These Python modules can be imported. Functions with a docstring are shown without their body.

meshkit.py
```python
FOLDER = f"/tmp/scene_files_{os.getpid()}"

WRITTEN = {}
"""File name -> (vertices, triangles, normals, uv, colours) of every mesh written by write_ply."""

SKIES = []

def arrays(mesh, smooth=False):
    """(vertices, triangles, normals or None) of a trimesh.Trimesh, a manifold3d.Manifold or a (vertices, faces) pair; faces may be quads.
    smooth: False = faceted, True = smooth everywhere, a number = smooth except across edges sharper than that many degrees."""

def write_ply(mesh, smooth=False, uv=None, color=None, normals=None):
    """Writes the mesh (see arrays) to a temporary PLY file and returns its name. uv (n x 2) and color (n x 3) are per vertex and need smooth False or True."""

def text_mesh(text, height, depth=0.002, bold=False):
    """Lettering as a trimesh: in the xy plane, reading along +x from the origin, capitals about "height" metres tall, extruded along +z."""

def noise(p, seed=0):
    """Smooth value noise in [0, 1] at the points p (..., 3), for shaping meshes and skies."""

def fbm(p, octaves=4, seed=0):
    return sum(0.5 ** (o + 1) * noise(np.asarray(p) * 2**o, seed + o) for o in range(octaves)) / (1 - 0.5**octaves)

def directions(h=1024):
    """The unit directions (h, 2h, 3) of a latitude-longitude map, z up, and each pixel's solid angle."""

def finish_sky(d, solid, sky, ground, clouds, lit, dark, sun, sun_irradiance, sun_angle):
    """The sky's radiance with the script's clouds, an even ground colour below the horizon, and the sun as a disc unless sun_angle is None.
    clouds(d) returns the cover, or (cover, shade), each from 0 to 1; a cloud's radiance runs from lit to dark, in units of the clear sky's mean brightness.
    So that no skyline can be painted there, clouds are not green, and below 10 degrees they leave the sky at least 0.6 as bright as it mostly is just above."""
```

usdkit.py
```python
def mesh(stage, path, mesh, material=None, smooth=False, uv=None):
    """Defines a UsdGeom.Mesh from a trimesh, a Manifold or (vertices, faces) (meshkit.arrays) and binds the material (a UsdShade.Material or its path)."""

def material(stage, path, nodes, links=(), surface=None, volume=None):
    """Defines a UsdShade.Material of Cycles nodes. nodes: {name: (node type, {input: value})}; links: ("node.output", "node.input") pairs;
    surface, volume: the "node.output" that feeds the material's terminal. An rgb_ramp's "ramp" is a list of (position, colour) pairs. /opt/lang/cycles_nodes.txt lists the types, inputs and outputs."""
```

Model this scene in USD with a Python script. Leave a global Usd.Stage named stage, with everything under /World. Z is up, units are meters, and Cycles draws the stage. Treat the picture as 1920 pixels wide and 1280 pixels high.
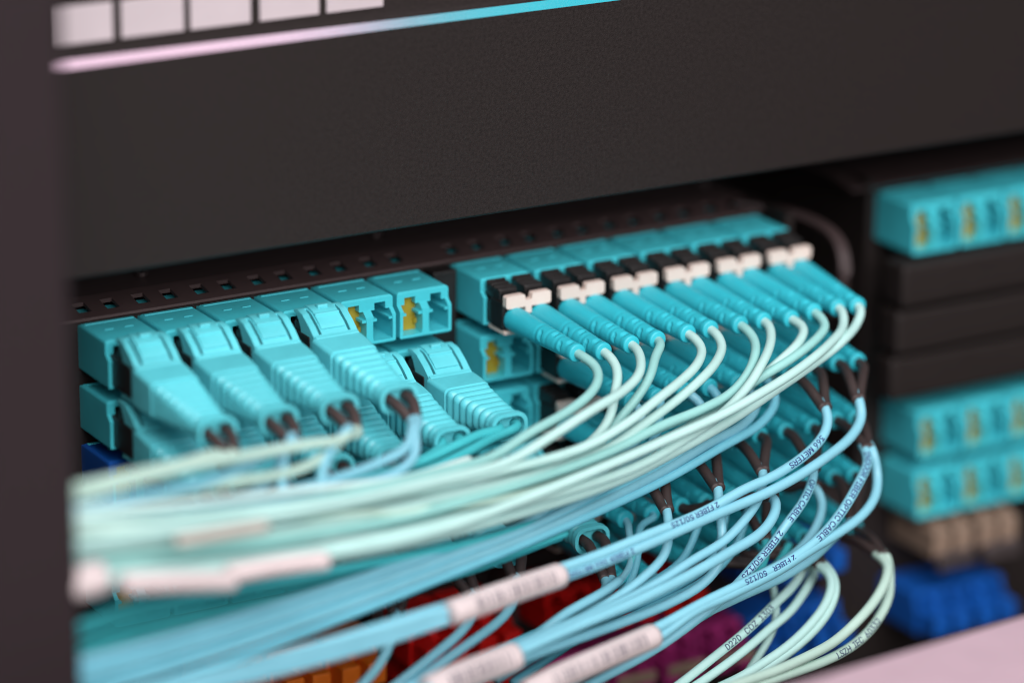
import math, random
import numpy as np, trimesh, manifold3d as m3, usdkit, meshkit
from pxr import Usd, UsdGeom, UsdLux, UsdShade, Gf, Sdf, Vt
from shapely.geometry import Polygon, box as sbox
from shapely.ops import unary_union

random.seed(7); np.random.seed(7)
stage = Usd.Stage.CreateInMemory()
UsdGeom.SetStageUpAxis(stage, 'Z'); UsdGeom.SetStageMetersPerUnit(stage, 1.0)
UsdGeom.Xform.Define(stage, '/World'); UsdGeom.Scope.Define(stage, '/World/Looks')
S = 0.001                                            # everything below is written in millimetres

# ------------------------------------------------------------------ camera
YAW, PIT, ROLL, FPX = 0.5301451548919257, 0.31844665303829006, 0.008273554549630665, 7000.0
CAM = np.array([-290.796, -671.543, 236.503])
D_ = np.array([math.sin(YAW)*math.cos(PIT), math.cos(YAW)*math.cos(PIT), -math.sin(PIT)])
R_ = np.array([math.cos(YAW), -math.sin(YAW), 0.0]); U_ = np.cross(R_, D_)
R_, U_ = R_*math.cos(ROLL)+U_*math.sin(ROLL), U_*math.cos(ROLL)-R_*math.sin(ROLL)
cam = UsdGeom.Camera.Define(stage, '/World/camera')
M = Gf.Matrix4d(*[float(x) for x in (*R_, 0, *U_, 0, *(-D_), 0, *(CAM*S), 1)])
cam.AddTransformOp().Set(M)
cam.CreateFocalLengthAttr(36*FPX/1920); cam.CreateHorizontalApertureAttr(36.0); cam.CreateVerticalApertureAttr(36.0*682/1024)
cam.CreateFStopAttr(4.3); cam.CreateFocusDistanceAttr(0.776); cam.CreateExposureAttr(0.0)
cam.CreateClippingRangeAttr(Gf.Vec2f(0.05, 20.0))

def at(px, py, Y):                                    # the point of the plane y = Y that the photograph shows at (px, py)
    w = D_ + R_*(px-960)/FPX - U_*(py-640)/FPX
    return CAM + w*((Y-CAM[1])/w[1])

# ------------------------------------------------------------------ lamps of the room
def lamp(name, pos, target, w, h, power, color):
    l = UsdLux.RectLight.Define(stage, '/World/'+name)
    z = -(np.array(target, float)-np.array(pos, float)); z /= np.linalg.norm(z)
    x = np.cross([0, 1, 0] if abs(z[2]) > .9 else [0, 0, 1], z); x /= np.linalg.norm(x); y = np.cross(z, x)
    l.AddTransformOp().Set(Gf.Matrix4d(*[float(v) for v in (*x, 0, *y, 0, *z, 0, *pos, 1)]))
    l.CreateWidthAttr(w); l.CreateHeightAttr(h); l.CreateIntensityAttr(power); l.CreateColorAttr(Gf.Vec3f(*color))
    l.CreateNormalizeAttr(False)
lamp('room_lamp', (-0.12, -1.38, 0.98), (0.06, 0, 0), 1.5, 1.15, 7.5, (1.0, 0.94, 0.95))
lamp('room_lamp_low', (-0.25, -1.55, 0.02), (0.08, 0, -0.05), 1.1, 0.7, 1.5, (1.0, 0.94, 0.95))
lamp('ceiling_lamp', (-0.55, -0.55, 1.25), (0.0, 0, 0), 1.0, 1.0, 3.0, (1.0, 0.93, 0.95))
lamp('ceiling_lamp_pink', (0.31, -0.30, 1.06), (0.31, -0.30, 0), 0.56, 0.5, 1.25, (1.0, 0.72, 0.86))
lamp('ceiling_lamp_cyan', (0.87, -0.30, 1.06), (0.87, -0.30, 0), 0.52, 0.5, 1.0, (0.05, 0.80, 0.92))

# ------------------------------------------------------------------ materials
def plastic(name, col, rough=.42, var=.06, bump=.08, scale=900, spec=.5, coat=0, metallic=0, cscale=120.0):
    c = np.array(col)
    nodes = {'tc': ('texture_coordinate', {}), 'n': ('noise_texture', {'scale': float(cscale), 'detail': 4.0}), 'oi': ('object_info', {}), 'om': ('map_range', {'to_min': .93, 'to_max': 1.06}), 'hv': ('hsv', {}),
             'r': ('rgb_ramp', {'ramp': [(0.3, tuple(c*(1-var))), (0.7, tuple(np.minimum(c*(1+var), .95)))]}),
             'f': ('noise_texture', {'scale': float(scale), 'detail': 3.0}),
             'rr': ('map_range', {'from_min': .3, 'from_max': .7, 'to_min': rough-(.06 if bump else 0), 'to_max': rough+(.08 if bump else 0)}),
             'b': ('bump', {'strength': float(bump), 'distance': 0.0003}),
             'p': ('principled_bsdf', {'specular_ior_level': spec, 'coat_weight': float(coat), 'metallic': float(metallic)})}
    links = [('tc.object', 'n.vector'), ('tc.object', 'f.vector'), ('n.fac', 'r.fac'), ('r.color', 'hv.color'), ('oi.random', 'om.value'), ('om.result', 'hv.value'), ('hv.color', 'p.base_color'), ('n.fac', 'rr.value'),
             ('rr.result', 'p.roughness'), ('f.fac', 'b.height'), ('b.normal', 'p.normal')]
    return usdkit.material(stage, '/World/Looks/'+name, nodes, links, surface='p.BSDF')
MT = {
 'aqua': plastic('aqua_plastic', (.058, .56, .645), .42),
 'aqua_boot': plastic('aqua_boot_rubber', (.028, .48, .575), .48, bump=.15),
 'aqua_light': plastic('aqua_gloss_plastic', (.11, .60, .67), .34),
 'mint': plastic('mint_jacket', (.43, .69, .65), .45, var=.04),
 'mint_deep': plastic('deep_mint_jacket', (.27, .57, .54), .45, var=.04),
 'sky_deep': plastic('deep_sky_jacket', (.15, .50, .62), .42, var=.04),
 'milk': plastic('milky_mint_jacket', (.58, .76, .73), .4, var=.04),
 'pale': plastic('pale_green_jacket', (.46, .66, .57), .45, var=.04),
 'sky': plastic('light_blue_jacket', (.21, .53, .64), .38, var=.04),
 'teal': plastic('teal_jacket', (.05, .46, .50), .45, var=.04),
 'black': plastic('black_plastic', (.012, .011, .011), .42, bump=.2),
 'tube': plastic('black_heat_shrink', (.045, .030, .028), .55, bump=.4),
 'white': plastic('white_clip_plastic', (.70, .58, .51), .4),
 'sleeve': plastic('white_label_sleeve', (.63, .55, .545), .5),
 'ink': plastic('dark_ink', (.015, .03, .16), .6),
 'inkgrey': plastic('grey_ink', (.06, .09, .15), .6),
 'inkpale': plastic('pale_grey_ink', (.22, .20, .22), .6),
 'beige_label': plastic('beige_label', (.46, .43, .38), .5),
 'gold': plastic('brass_plate', (.42, .31, .03), .4, metallic=.3),
 'paint': plastic('black_powder_paint', (.0165, .0125, .0115), .55, var=.28, cscale=1500, bump=.3, scale=3500, spec=.28),
 'paint_brown': plastic('dark_brown_paint', (.040, .027, .027), .55, var=.05, bump=.3, scale=3500, spec=.28),
 'plate': plastic('brown_plate_paint', (.075, .050, .050), .5, var=.06, bump=.3, scale=3500, spec=.35),
 'post': plastic('dark_post_paint', (.018, .011, .013), .6, var=.25, cscale=1500, bump=.2, scale=2500, spec=.3),
 'card': plastic('white_label_card', (.52, .46, .48), .6, var=.02),
 'trim': plastic('polished_trim', (.80, .76, .80), .14, var=.02, bump=0, metallic=1),
 'screw': plastic('screw_steel', (.16, .13, .13), .35, metallic=.7),
 'pink': plastic('pale_pink_paint', (.56, .41, .47), .5, var=.03),
 'blue': plastic('blue_plastic', (.006, .095, .42), .4),
 'red': plastic('red_plastic', (.62, .008, .006), .4),
 'orange': plastic('orange_plastic', (.78, .17, .012), .4),
 'magenta': plastic('magenta_plastic', (.40, .03, .19), .4),
 'beige': plastic('beige_plastic', (.26, .185, .135), .5),
 'rubber': plastic('void_black', (.006, .005, .005), .7),
}

# ------------------------------------------------------------------ writing prims
used = {}
def fresh(parent, name):
    k = (parent, name); n = used.get(k, 0); used[k] = n+1
    return f'{parent}/{name}' if n == 0 else f'{parent}/{name}_{n:03d}'
def prop(p, **kw):
    for k, v in kw.items():
        if v: p.SetCustomDataByKey(k, v)
def thing(name, label, category, loc=(0, 0, 0), group=None, kind=None):
    x = UsdGeom.Xform.Define(stage, fresh('/World', name)); x.AddTranslateOp().Set(Gf.Vec3d(*[float(v)*S for v in loc]))
    prop(x.GetPrim(), label=label, category=category, group=group, kind=kind); x.loc = np.array(loc, float)
    return x
def define(path, arr, mat):
    v, f, n = arr
    m = UsdGeom.Mesh.Define(stage, path)
    m.CreatePointsAttr(Vt.Vec3fArray.FromNumpy((np.asarray(v)*S).astype(np.float32)))
    m.CreateFaceVertexCountsAttr(Vt.IntArray.FromNumpy(np.full(len(f), 3, np.int32)))
    m.CreateFaceVertexIndicesAttr(Vt.IntArray.FromNumpy(np.asarray(f, np.int32).ravel()))
    m.CreateSubdivisionSchemeAttr('none')
    if n is not None:
        m.CreateNormalsAttr(Vt.Vec3fArray.FromNumpy(np.asarray(n).astype(np.float32))); m.SetNormalsInterpolation('vertex')
    UsdShade.MaterialBindingAPI.Apply(m.GetPrim()).Bind(MT[mat])
    return m
def part(owner, name, mesh, mat, smooth=False, label=None):
    """mesh in the thing's own coordinates (mm)"""
    arr = mesh if isinstance(mesh, tuple) and len(mesh) == 3 else meshkit.arrays(mesh, smooth)
    m = define(fresh(str(owner.GetPath()), name), arr, mat); prop(m.GetPrim(), label=label)
    return m
def wpart(owner, name, arr, mat, off, label=None):
    """mesh in world mm, moved into the thing's coordinates"""
    v, f, n = arr
    return part(owner, name, (np.asarray(v)-off, f, n), mat, label=label)
def copy_of(first, name, label, category, loc, group):
    x = UsdGeom.Xform.Define(stage, fresh('/World', name)); p = x.GetPrim()
    p.GetReferences().AddInternalReference(first.GetPath()); p.SetInstanceable(True)
    x.ClearXformOpOrder(); 
    op = x.AddTranslateOp() if not p.GetAttribute('xformOp:translate').IsAuthored() else UsdGeom.XformOp(p.GetAttribute('xformOp:translate'))
    x.SetXformOpOrder([op]); op.Set(Gf.Vec3d(*[float(v)*S for v in loc]))
    prop(p, label=label, category=category, group=group)
    return x
def structure(name, mesh, mat):
    m = define(fresh('/World', name), meshkit.arrays(mesh, False), mat); prop(m.GetPrim(), kind='structure')
    return m
def tagmesh(name, mesh, mat, label, category, group=None, smooth=False):
    arr = mesh if isinstance(mesh, tuple) and len(mesh) == 3 else meshkit.arrays(mesh, smooth)
    m = define(fresh('/World', name), arr, mat); prop(m.GetPrim(), label=label, category=category, group=group)
    return m

# ------------------------------------------------------------------ mesh helpers
def bx(x0, x1, y0, y1, z0, z1):
    return m3.Manifold.cube([x1-x0, y1-y0, z1-z0]).translate([x0, y0, z0])
def rbx(x0, x1, y0, y1, z0, z1, r=.3):
    ps = [m3.Manifold.sphere(r, 8).translate([x, y, z]) for x in (x0+r, x1-r) for y in (y0+r, y1-r) for z in (z0+r, z1-r)]
    return m3.Manifold.batch_hull(ps)
def union(ms):
    return m3.Manifold.batch_boolean(ms, m3.OpType.Add)
def extrude_x(poly, x0, x1):                          # poly: list of (y, z)
    c = m3.CrossSection([[(p[0], p[1]) for p in poly]], m3.FillRule.Positive if Polygon(poly).exterior.is_ccw else m3.FillRule.Negative)
    m = c.extrude(x1-x0)                              # (y, z, x) -> (x, y, z)
    return m.transform([[0, 0, 1, x0], [1, 0, 0, 0], [0, 1, 0, 0]])
def rrect(hw, hh, r, n=6):
    r = min(r, hw*.999, hh*.999); out = []
    for cx, cz, a0 in ((hw-r, hh-r, 0), (-hw+r, hh-r, 90), (-hw+r, -hh+r, 180), (hw-r, -hh+r, 270)):
        for k in range(n):
            a = math.radians(a0+90*k/(n-1)); out.append((cx+r*math.cos(a), cz+r*math.sin(a)))
    return np.array(out)
def loft(rings, caps=True):                           # rings: list of (n, 3) arrays
    n = len(rings[0]); v = np.concatenate(rings); f = []
    k = np.arange(n); k2 = (k+1) % n
    for i in range(len(rings)-1):
        a, b = i*n, (i+1)*n
        f += [np.stack([a+k, a+k2, b+k2], 1), np.stack([a+k, b+k2, b+k], 1)]
    f = np.concatenate(f)
    if caps:
        c0, c1 = len(v), len(v)+1
        v = np.vstack([v, rings[0].mean(0), rings[-1].mean(0)])
        a = (len(rings)-1)*n
        f = np.vstack([f, np.stack([np.full(n, c0), k2, k], 1), np.stack([np.full(n, c1), a+k, a+k2], 1)])
    t = trimesh.Trimesh(v, f, process=False)
    if t.volume < 0: f = f[:, ::-1]
    return v, f
def cr(P, step=1.2):                                  # Catmull-Rom through P, even steps
    P = np.asarray(P, float); P = np.vstack([2*P[0]-P[1], P, 2*P[-1]-P[-2]]); out = []
    for i in range(1, len(P)-2):
        p0, p1, p2, p3 = P[i-1:i+3]
        d = [max(np.linalg.norm(b-a), 1e-6)**.5 for a, b in ((p0, p1), (p1, p2), (p2, p3))]
        t0, t1 = 0, d[0]; t2 = t1+d[1]; t3 = t2+d[2]
        t = np.linspace(t1, t2, 14, endpoint=False)[:, None]
        A1 = (t1-t)/(t1-t0)*p0+(t-t0)/(t1-t0)*p1; A2 = (t2-t)/(t2-t1)*p1+(t-t1)/(t2-t1)*p2; A3 = (t3-t)/(t3-t2)*p2+(t-t2)/(t3-t2)*p3
        B1 = (t2-t)/(t2-t0)*A1+(t-t0)/(t2-t0)*A2; B2 = (t3-t)/(t3-t1)*A2+(t-t1)/(t3-t1)*A3
        out.append((t2-t)/(t2-t1)*B1+(t-t1)/(t2-t1)*B2)
    out = np.vstack(out+[P[-2][None]])
    s = np.r_[0, np.cumsum(np.linalg.norm(np.diff(out, axis=0), axis=1))]
    q = np.linspace(0, s[-1], max(int(s[-1]/step)+1, 4))
    out = np.stack([np.interp(q, s, out[:, k]) for k in range(3)], 1)
    for _ in range(3):                                # soften the kinks of hand-set points
        out[1:-1] = .25*out[:-2]+.5*out[1:-1]+.25*out[2:]
    return out
def frames(P):
    T = np.gradient(P, axis=0); T /= np.linalg.norm(T, axis=1)[:, None]
    N = np.zeros_like(T); n = np.cross(T[0], [.3, .2, 1]); n /= np.linalg.norm(n)
    for i in range(len(T)):
        n = n-T[i]*(n@T[i]); n /= np.linalg.norm(n); N[i] = n
    return T, N, np.cross(T, N)
def tube(P, r, sides=12, squash=1.0):
    T, N, B = frames(P); a = np.linspace(0, 2*np.pi, sides, endpoint=False)
    r = np.broadcast_to(np.asarray(r, float), (len(P),))
    ring = [P[i]+r[i]*(np.cos(a)[:, None]*N[i]+np.sin(a)[:, None]*B[i]*squash) for i in range(len(P))]
    v, f = loft(ring)
    return meshkit.arrays((v, f), True)

# ------------------------------------------------------------------ the rack around
PX, W, L, H, RZ, G2 = 13.4, 12.4, 14.4, 10.1, 12.965, 87.27    # pitch, adapter width, reach, height, row step, start of the second half
structure('backdrop', bx(-260, 520, 118, 120, -320, 320), 'rubber')

# thin folded post at the left
post_poly = [(-150, -97), (-44.2, -97), (-43.4, -96.2), (-43.4, -95), (-143, -95), (-143, -40), (-150, -40)]
pm = m3.CrossSection([post_poly], m3.FillRule.EvenOdd).extrude(460).translate([0, 0, -260])
t = thing('rack_post', 'dark brown rack post running up the whole left edge', 'rack post', (-43, -97, -260))
part(t, 'post_plate', pm.translate([43, 97, 260]), 'post')

# overhanging equipment above
t = thing('equipment_tray', 'wide black equipment front hanging over the fibre patch panel', 'equipment tray', (0, -25, 18))
o = np.array([0, -25, 18.])
prof = [(0, .5), (.5, 0), (60, 0), (60, 43.6), (1.5, 43.6), (0, 42.2)]
part(t, 'front_panel', extrude_x(prof, -130, 420), 'paint')
part(t, 'back_panel', bx(-130, 420, 2.6, 60, 43.8, 90), 'paint')
part(t, 'trim_strip', extrude_x([(-.05, 42.35), (1.45, 43.85), (2.4, 43.85), (2.4, 43.65), (1.5, 43.65), (.1, 42.2)], -130, 420), 'trim')
for k, (a, b, y0) in enumerate([(105, 212, 83), (228, 345, 75), (357, 470, 55), (487, 598, 36), (612, 718, 20)]):
    p0, p1 = at(a, y0, -22.6), at(b, y0-(b-a)*.135, -22.6); zc = 64.6
    part(t, 'label_card', rbx(p0[0]-o[0], p1[0]-o[0], 2.2, 2.58, zc-o[2], zc+7.6-o[2], .12), 'card')

# ------------------------------------------------------------------ patch panel with slotted top plate
def slope(x0, x1):
    return extrude_x([(.5, .2), (.6, .75), (10, 2.4), (10.4, 1.5)], x0, x1)
t = thing('fibre_shelf', 'dark slotted fibre patch panel holding five rows of aqua adapters', 'fibre shelf')
plate = slope(-60, 168)
cuts = []
for g, x0 in ((0, 0), (1, G2)):
    for i in range(-2 if g == 0 else 0, 6):
        for dx in (3.0, 9.35):
            if 80 < x0+i*PX+dx < 84: continue
            cuts.append(bx(x0+i*PX+dx-1.4, x0+i*PX+dx+1.4, 3.2, 7.4, -3, 5))
part(t, 'top_plate', plate-union(cuts), 'plate')
part(t, 'rear_plate', bx(-60, 168, 10.6, 118, 1.2, 2.1), 'plate')
part(t, 'face_plate', bx(-60, 170, .55, 1.6, -66, .1), 'paint')
part(t, 'divider', rbx(80.9, 86.6, -4.0, .4, -66, -.1, .3), 'black')
part(t, 'side_wall', bx(168.2, 170.5, -9, 118, -66, 2.0), 'paint')
part(t, 'floor_plate', bx(-60, 170, .7, 70, -67.2, -66.1), 'paint')
for px, py in ((265, 515), (705, 440), (1320, 347)):
    c = at(px, py, 12); c = CAM+(c-CAM)*((2.1-CAM[2])/(c-CAM)[2])
    s = m3.Manifold.cylinder(.8, 1.5, 1.5, 20)-bx(-1.1, 1.1, -.2, .2, .5, 1)-bx(-.2, .2, -1.1, 1.1, .5, 1)
    part(t, 'screw', s.translate([c[0], c[1], 2.12]), 'screw')

# curved cable guide on the right end of the panel
path = cr([at(1375, 378, 4), at(1475, 395, -2), at(1535, 418, -9), at(1568, 445, -15), at(1582, 480, -19), at(1582, 530, -20), at(1560, 590, -16)], 1.0)
T, N, B = frames(path); rings = []
for i in range(len(path)):
    up = np.array([0, 0, 1.]); sd = np.cross(T[i], up); sd = sd/np.linalg.norm(sd); nn = np.cross(sd, T[i])
    q = rrect(1.6, .6, .4, 4); rings.append(path[i]+q[:, :1]*sd+q[:, 1:]*nn)
tagmesh('cable_guide', meshkit.arrays(loft(rings), 40), 'paint_brown', 'curved dark cable guide arching off the right end of the slotted panel', 'cable guide')

# ------------------------------------------------------------------ adapters
def adapter_meshes():
    prof = [(9, .3), (2.0, .3), (1.0, -.45), (-.3, -.45), (-.3, 0), (-12.6, 0), (-13.0, -.4), (-13.0, -2.7), (-14.4, -3.9), (-14.4, -9.7), (-14.0, -H), (-.3, -H), (-.3, -H+.4), (9, -H+.4)]
    body = extrude_x(prof, 0, W)
    c = m3.CrossSection([rrect(W/2, H/2, .75, 5)], m3.FillRule.Positive).extrude(40).transform([[1, 0, 0, W/2], [0, 0, 1, -20], [0, 1, 0, -H/2]])
    body = body ^ c
    cuts = []
    for s in (-1, 1):
        cx = W/2+s*3.125
        cuts += [bx(cx-2.35, cx+2.35, -15, -2, -9.15, -4.4), bx(cx-2.2, cx+2.2, -15, -2, -4.7, -2.8), bx(cx-1.3, cx+1.3, -15, -2, -3.0, -1.3)]
    body = body-union(cuts)
    body = body+union([bx(W/2-1.75, W/2+1.75, -14.25, -11.4, -4.95, -4.35), bx(W/2-.95, W/2+.95, -14.3, -13.4, -9.2, -8.6), bx(.6, 1.6, -14.25, -3, -4.9, -4.4), bx(W-1.6, W-.6, -14.25, -3, -4.9, -4.4)])
    tabs = union([rbx(.7, W-.7, -1.6, -.7, -.2, .2, .15)]+[rbx(W/2+d-1.0, W/2+d+1.0, -6.3, -5.7, -.15, .16, .1) for d in (-2.2, 2.2)])
    cx = W/2-3.125
    plate = union([bx(cx-2.3, cx+2.3, -11.3, -11.05, -9.1, -3.0), bx(cx-1.25, cx+1.25, -11.35, -11.1, -3.1, -1.5), bx(cx+1.6, cx+2.25, -12.0, -11.2, -7.6, -6.4)])
    back = bx(.8, W-.8, -3.5, -3.42, -9.2, -1.2)
    return body, tabs, plate
AB, AT, AP = [meshkit.arrays(m, False) for m in adapter_meshes()]
AB = meshkit.arrays(adapter_meshes()[0], 35)
ORD = ['first', 'second', 'third', 'fourth', 'fifth', 'sixth']
firsts = {}
def adapter(loc, label, group, color='aqua', face=None, tall=1, brass=True):
    key = (color, face, tall, brass)
    if key in firsts:
        return copy_of(firsts[key], {'aqua': 'fibre_adapter'}.get(color, 'coloured_adapter'), label, 'fibre adapter', loc, group)
    t = thing({'aqua': 'fibre_adapter'}.get(color, 'coloured_adapter'), label, 'fibre adapter', loc, group); firsts[key] = t
    K = np.array([1, 1, tall]); part(t, 'housing', (AB[0]*K, *AB[1:]), color); part(t, 'raised_mark', (AT[0]*K, *AT[1:]), face or color); 
    if brass and (color == 'aqua' or face): part(t, 'brass_plate', (AP[0]*K, *AP[1:]), 'gold')
    if face:
        fr = bx(.2, W-.2, -14.75, -14.42, -9.8, -3.9)-union([bx(W/2+s*3.125-2.3, W/2+s*3.125+2.3, -16, -10, -9.1, -3.95) for s in (-1, 1)])
        part(t, 'front_frame', fr, face)
    return t
def apos(g, i, r):
    return np.array([(G2 if g else 0)+i*PX, 0, -r*RZ])
half = ['left half of the panel', 'right half of the panel']
for g in (0, 1):
    for r in range(5):
        for i in range(6):
            blue = g == 0 and r == 2 and i == 0
            empty = (g, r, i) in [(0, 0, 4), (0, 0, 5), (1, 1, 0), (1, 2, 0), (0, 4, 0)]
            lab = ('blue duplex adapter with an aqua front edge at the left end, below two aqua ones' if blue else
                   f'{"empty " if empty else ""}aqua duplex adapter, {ORD[i]} from left in {ORD[r]} row, {half[g]}')
            adapter(apos(g, i, r), lab, 'duplex adapters of the slotted panel', *(('blue', 'aqua') if blue else ()), brass=empty or blue)
# third block at the far right
for i in range(5):
    adapter((200.2+i*PX, 0, .6), f'aqua adapter, {ORD[i]} from left in the single blurred row at far right', 'blurred adapters at the far right', tall=1.16)
for r in range(2):
    for i in range(5):
        adapter((204.5+i*PX, 0, -50.0-r*14.6), f'aqua adapter, {ORD[i]} from left in {"upper" if r == 0 else "lower"} row of the stacked pair at far right', 'blurred adapters at the far right', tall=1.16)
t = thing('fibre_shelf', 'blurred black panel at the far right with a row of aqua adapters on top', 'fibre shelf', (190, 0, 0))
part(t, 'top_plate', slope(3, 110).translate([0, 0, 1.2]), 'paint_brown')
part(t, 'rear_plate', bx(3, 110, 10.6, 118, 2.5, 3.4), 'paint_brown')
part(t, 'face_plate', bx(9, 110, .55, 1.6, -71, .6), 'paint')
part(t, 'side_wall', bx(7.6, 8.8, .3, 118, -71, 3.6), 'paint')
for k in range(3):
    z1 = -12.0-k*11.6
    x = rbx(195.5, 300, -17.5+k*1.5, -9+k, z1-10.4, z1, 1.2)
    tagmesh('blank_cover', x, 'paint', f'dark brown blank cover, {["uppermost", "middle one", "lowest"][k]} of three below the far right adapters', 'blank cover', 'blank covers at the far right', smooth=30)

# ------------------------------------------------------------------ lower panel with coloured adapters
t = thing('fibre_shelf', 'dark lower panel behind the cables with red, magenta and blue adapters', 'fibre shelf', (0, 0, -72))
part(t, 'face_plate', bx(-60, 300, 1.0, 3, -90, 3.6), 'paint')
for xx in (97.5, 182.6, 67.0-3.4):
    part(t, 'divider', rbx(xx, xx+3.0, -8, .9, -60, 3, .3), 'paint_brown')
low = [(x, -75.5, 'orange' if x < 60 else 'red') for x in (22, 35.4, 48.8, 69.2, 82.6)] + [(x, -89.5, 'orange' if x < 60 else 'red') for x in (35.4, 48.8, 69.2, 82.6)]
low += [(104, -75, 'red'), (117.4, -75, 'red'), (130.8, -75, 'red'), (155.5, -73, 'blue'), (169, -73, 'blue')]
low += [(104, -91.5, 'magenta'), (117.4, -91.5, 'magenta'), (130.8, -91.5, 'magenta'), (144.2, -91.5, 'magenta'), (158.4, -92.5, 'blue'), (171.8, -92.5, 'blue')]
low += [(206+i*PX, -95.5, 'blue') for i in range(2)]
cnt = {}
for x, z, c in sorted(low, key=lambda q: (q[2], -round(q[1]/10), q[0])):
    key = (c, round(z/10), x > 195); cnt[key] = cnt.get(key, 0)+1
    adapter((x, 0, z), f'{c} adapter, {ORD[min(cnt[key]-1,5)]} {c} one from left in the {"upper" if z > -85 else "lower"} coloured row{" of the far right" if x > 195 else ""}', 'coloured adapters of the lower panel', c)
    # plug sitting in the port
    p = union([rbx(x+W/2+s*3.125-2.2, x+W/2+s*3.125+2.2, -20, -6, z-9, z-3.6, .3) for s in (-1, 1)])
    if True:
        q = thing('dust_plug', f'{c} plug in the {ORD[min(cnt[key]-1,5)]} {c} adapter from left, {"upper" if z > -85 else "lower"} coloured row{" at far right" if x > 195 else ""}', 'dust plug', (x, 0, z), 'plugs of the coloured adapters')
        for s in (-1, 1):
            part(q, 'plug_body', rbx(W/2+s*3.125-2.2, W/2+s*3.125+2.2, -20.5, -6, -9, -3.8, .4), c, smooth=30)
        if c == 'magenta':
            part(q, 'clip', rbx(1.2, W-1.2, -21.6, -20.6, -6.6, -4.0, .3), 'beige', smooth=30)
for i in range(2):
    q = thing('duplex_plug', f'beige duplex plug hanging under the far right aqua rows, {["left", "right"][i]} one', 'duplex plug', (207.5+i*PX, 0, -76.5), 'beige plugs at the far right')
    for s in (-1, 1):
        part(q, 'plug_body', rbx(W/2+s*3.125-2.4, W/2+s*3.125+2.4, -17, .5, -9.5, -2.5, .5), 'beige', smooth=30)
        part(q, 'latch', rbx(W/2+s*3.125-1.4, W/2+s*3.125+1.4, -15, -5, -2.6, -1.2, .3), 'beige', smooth=30)
    part(q, 'clip', rbx(1, W-1, -19, -17.2, -12, -8, .4), 'screw', smooth=30)

# ------------------------------------------------------------------ pink shelf edge in front
a, b = at(1480, 1280, -147.5), at(1920, 1150, -141.8)
dr = (b-a)/np.linalg.norm(b-a); e0, e1 = a-dr*160, b+dr*260; nrm = np.array([dr[1], -dr[0], 0])
fl = m3.CrossSection([[(0, 0), (1, 0), (1, -46), (0, -46)]], m3.FillRule.EvenOdd)
q = np.linalg.norm(e1-e0)
sh = rbx(0, q, -46, 0, -9, 0, 1.2)
ang = math.degrees(math.atan2(dr[1], dr[0]))
sh = sh.rotate([0, 0, ang]).translate([e0[0], e0[1], a[2]])
tagmesh('front_shelf', sh, 'pink', 'blurred pale pink shelf edge crossing the bottom right corner', 'shelf', smooth=30)

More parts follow.
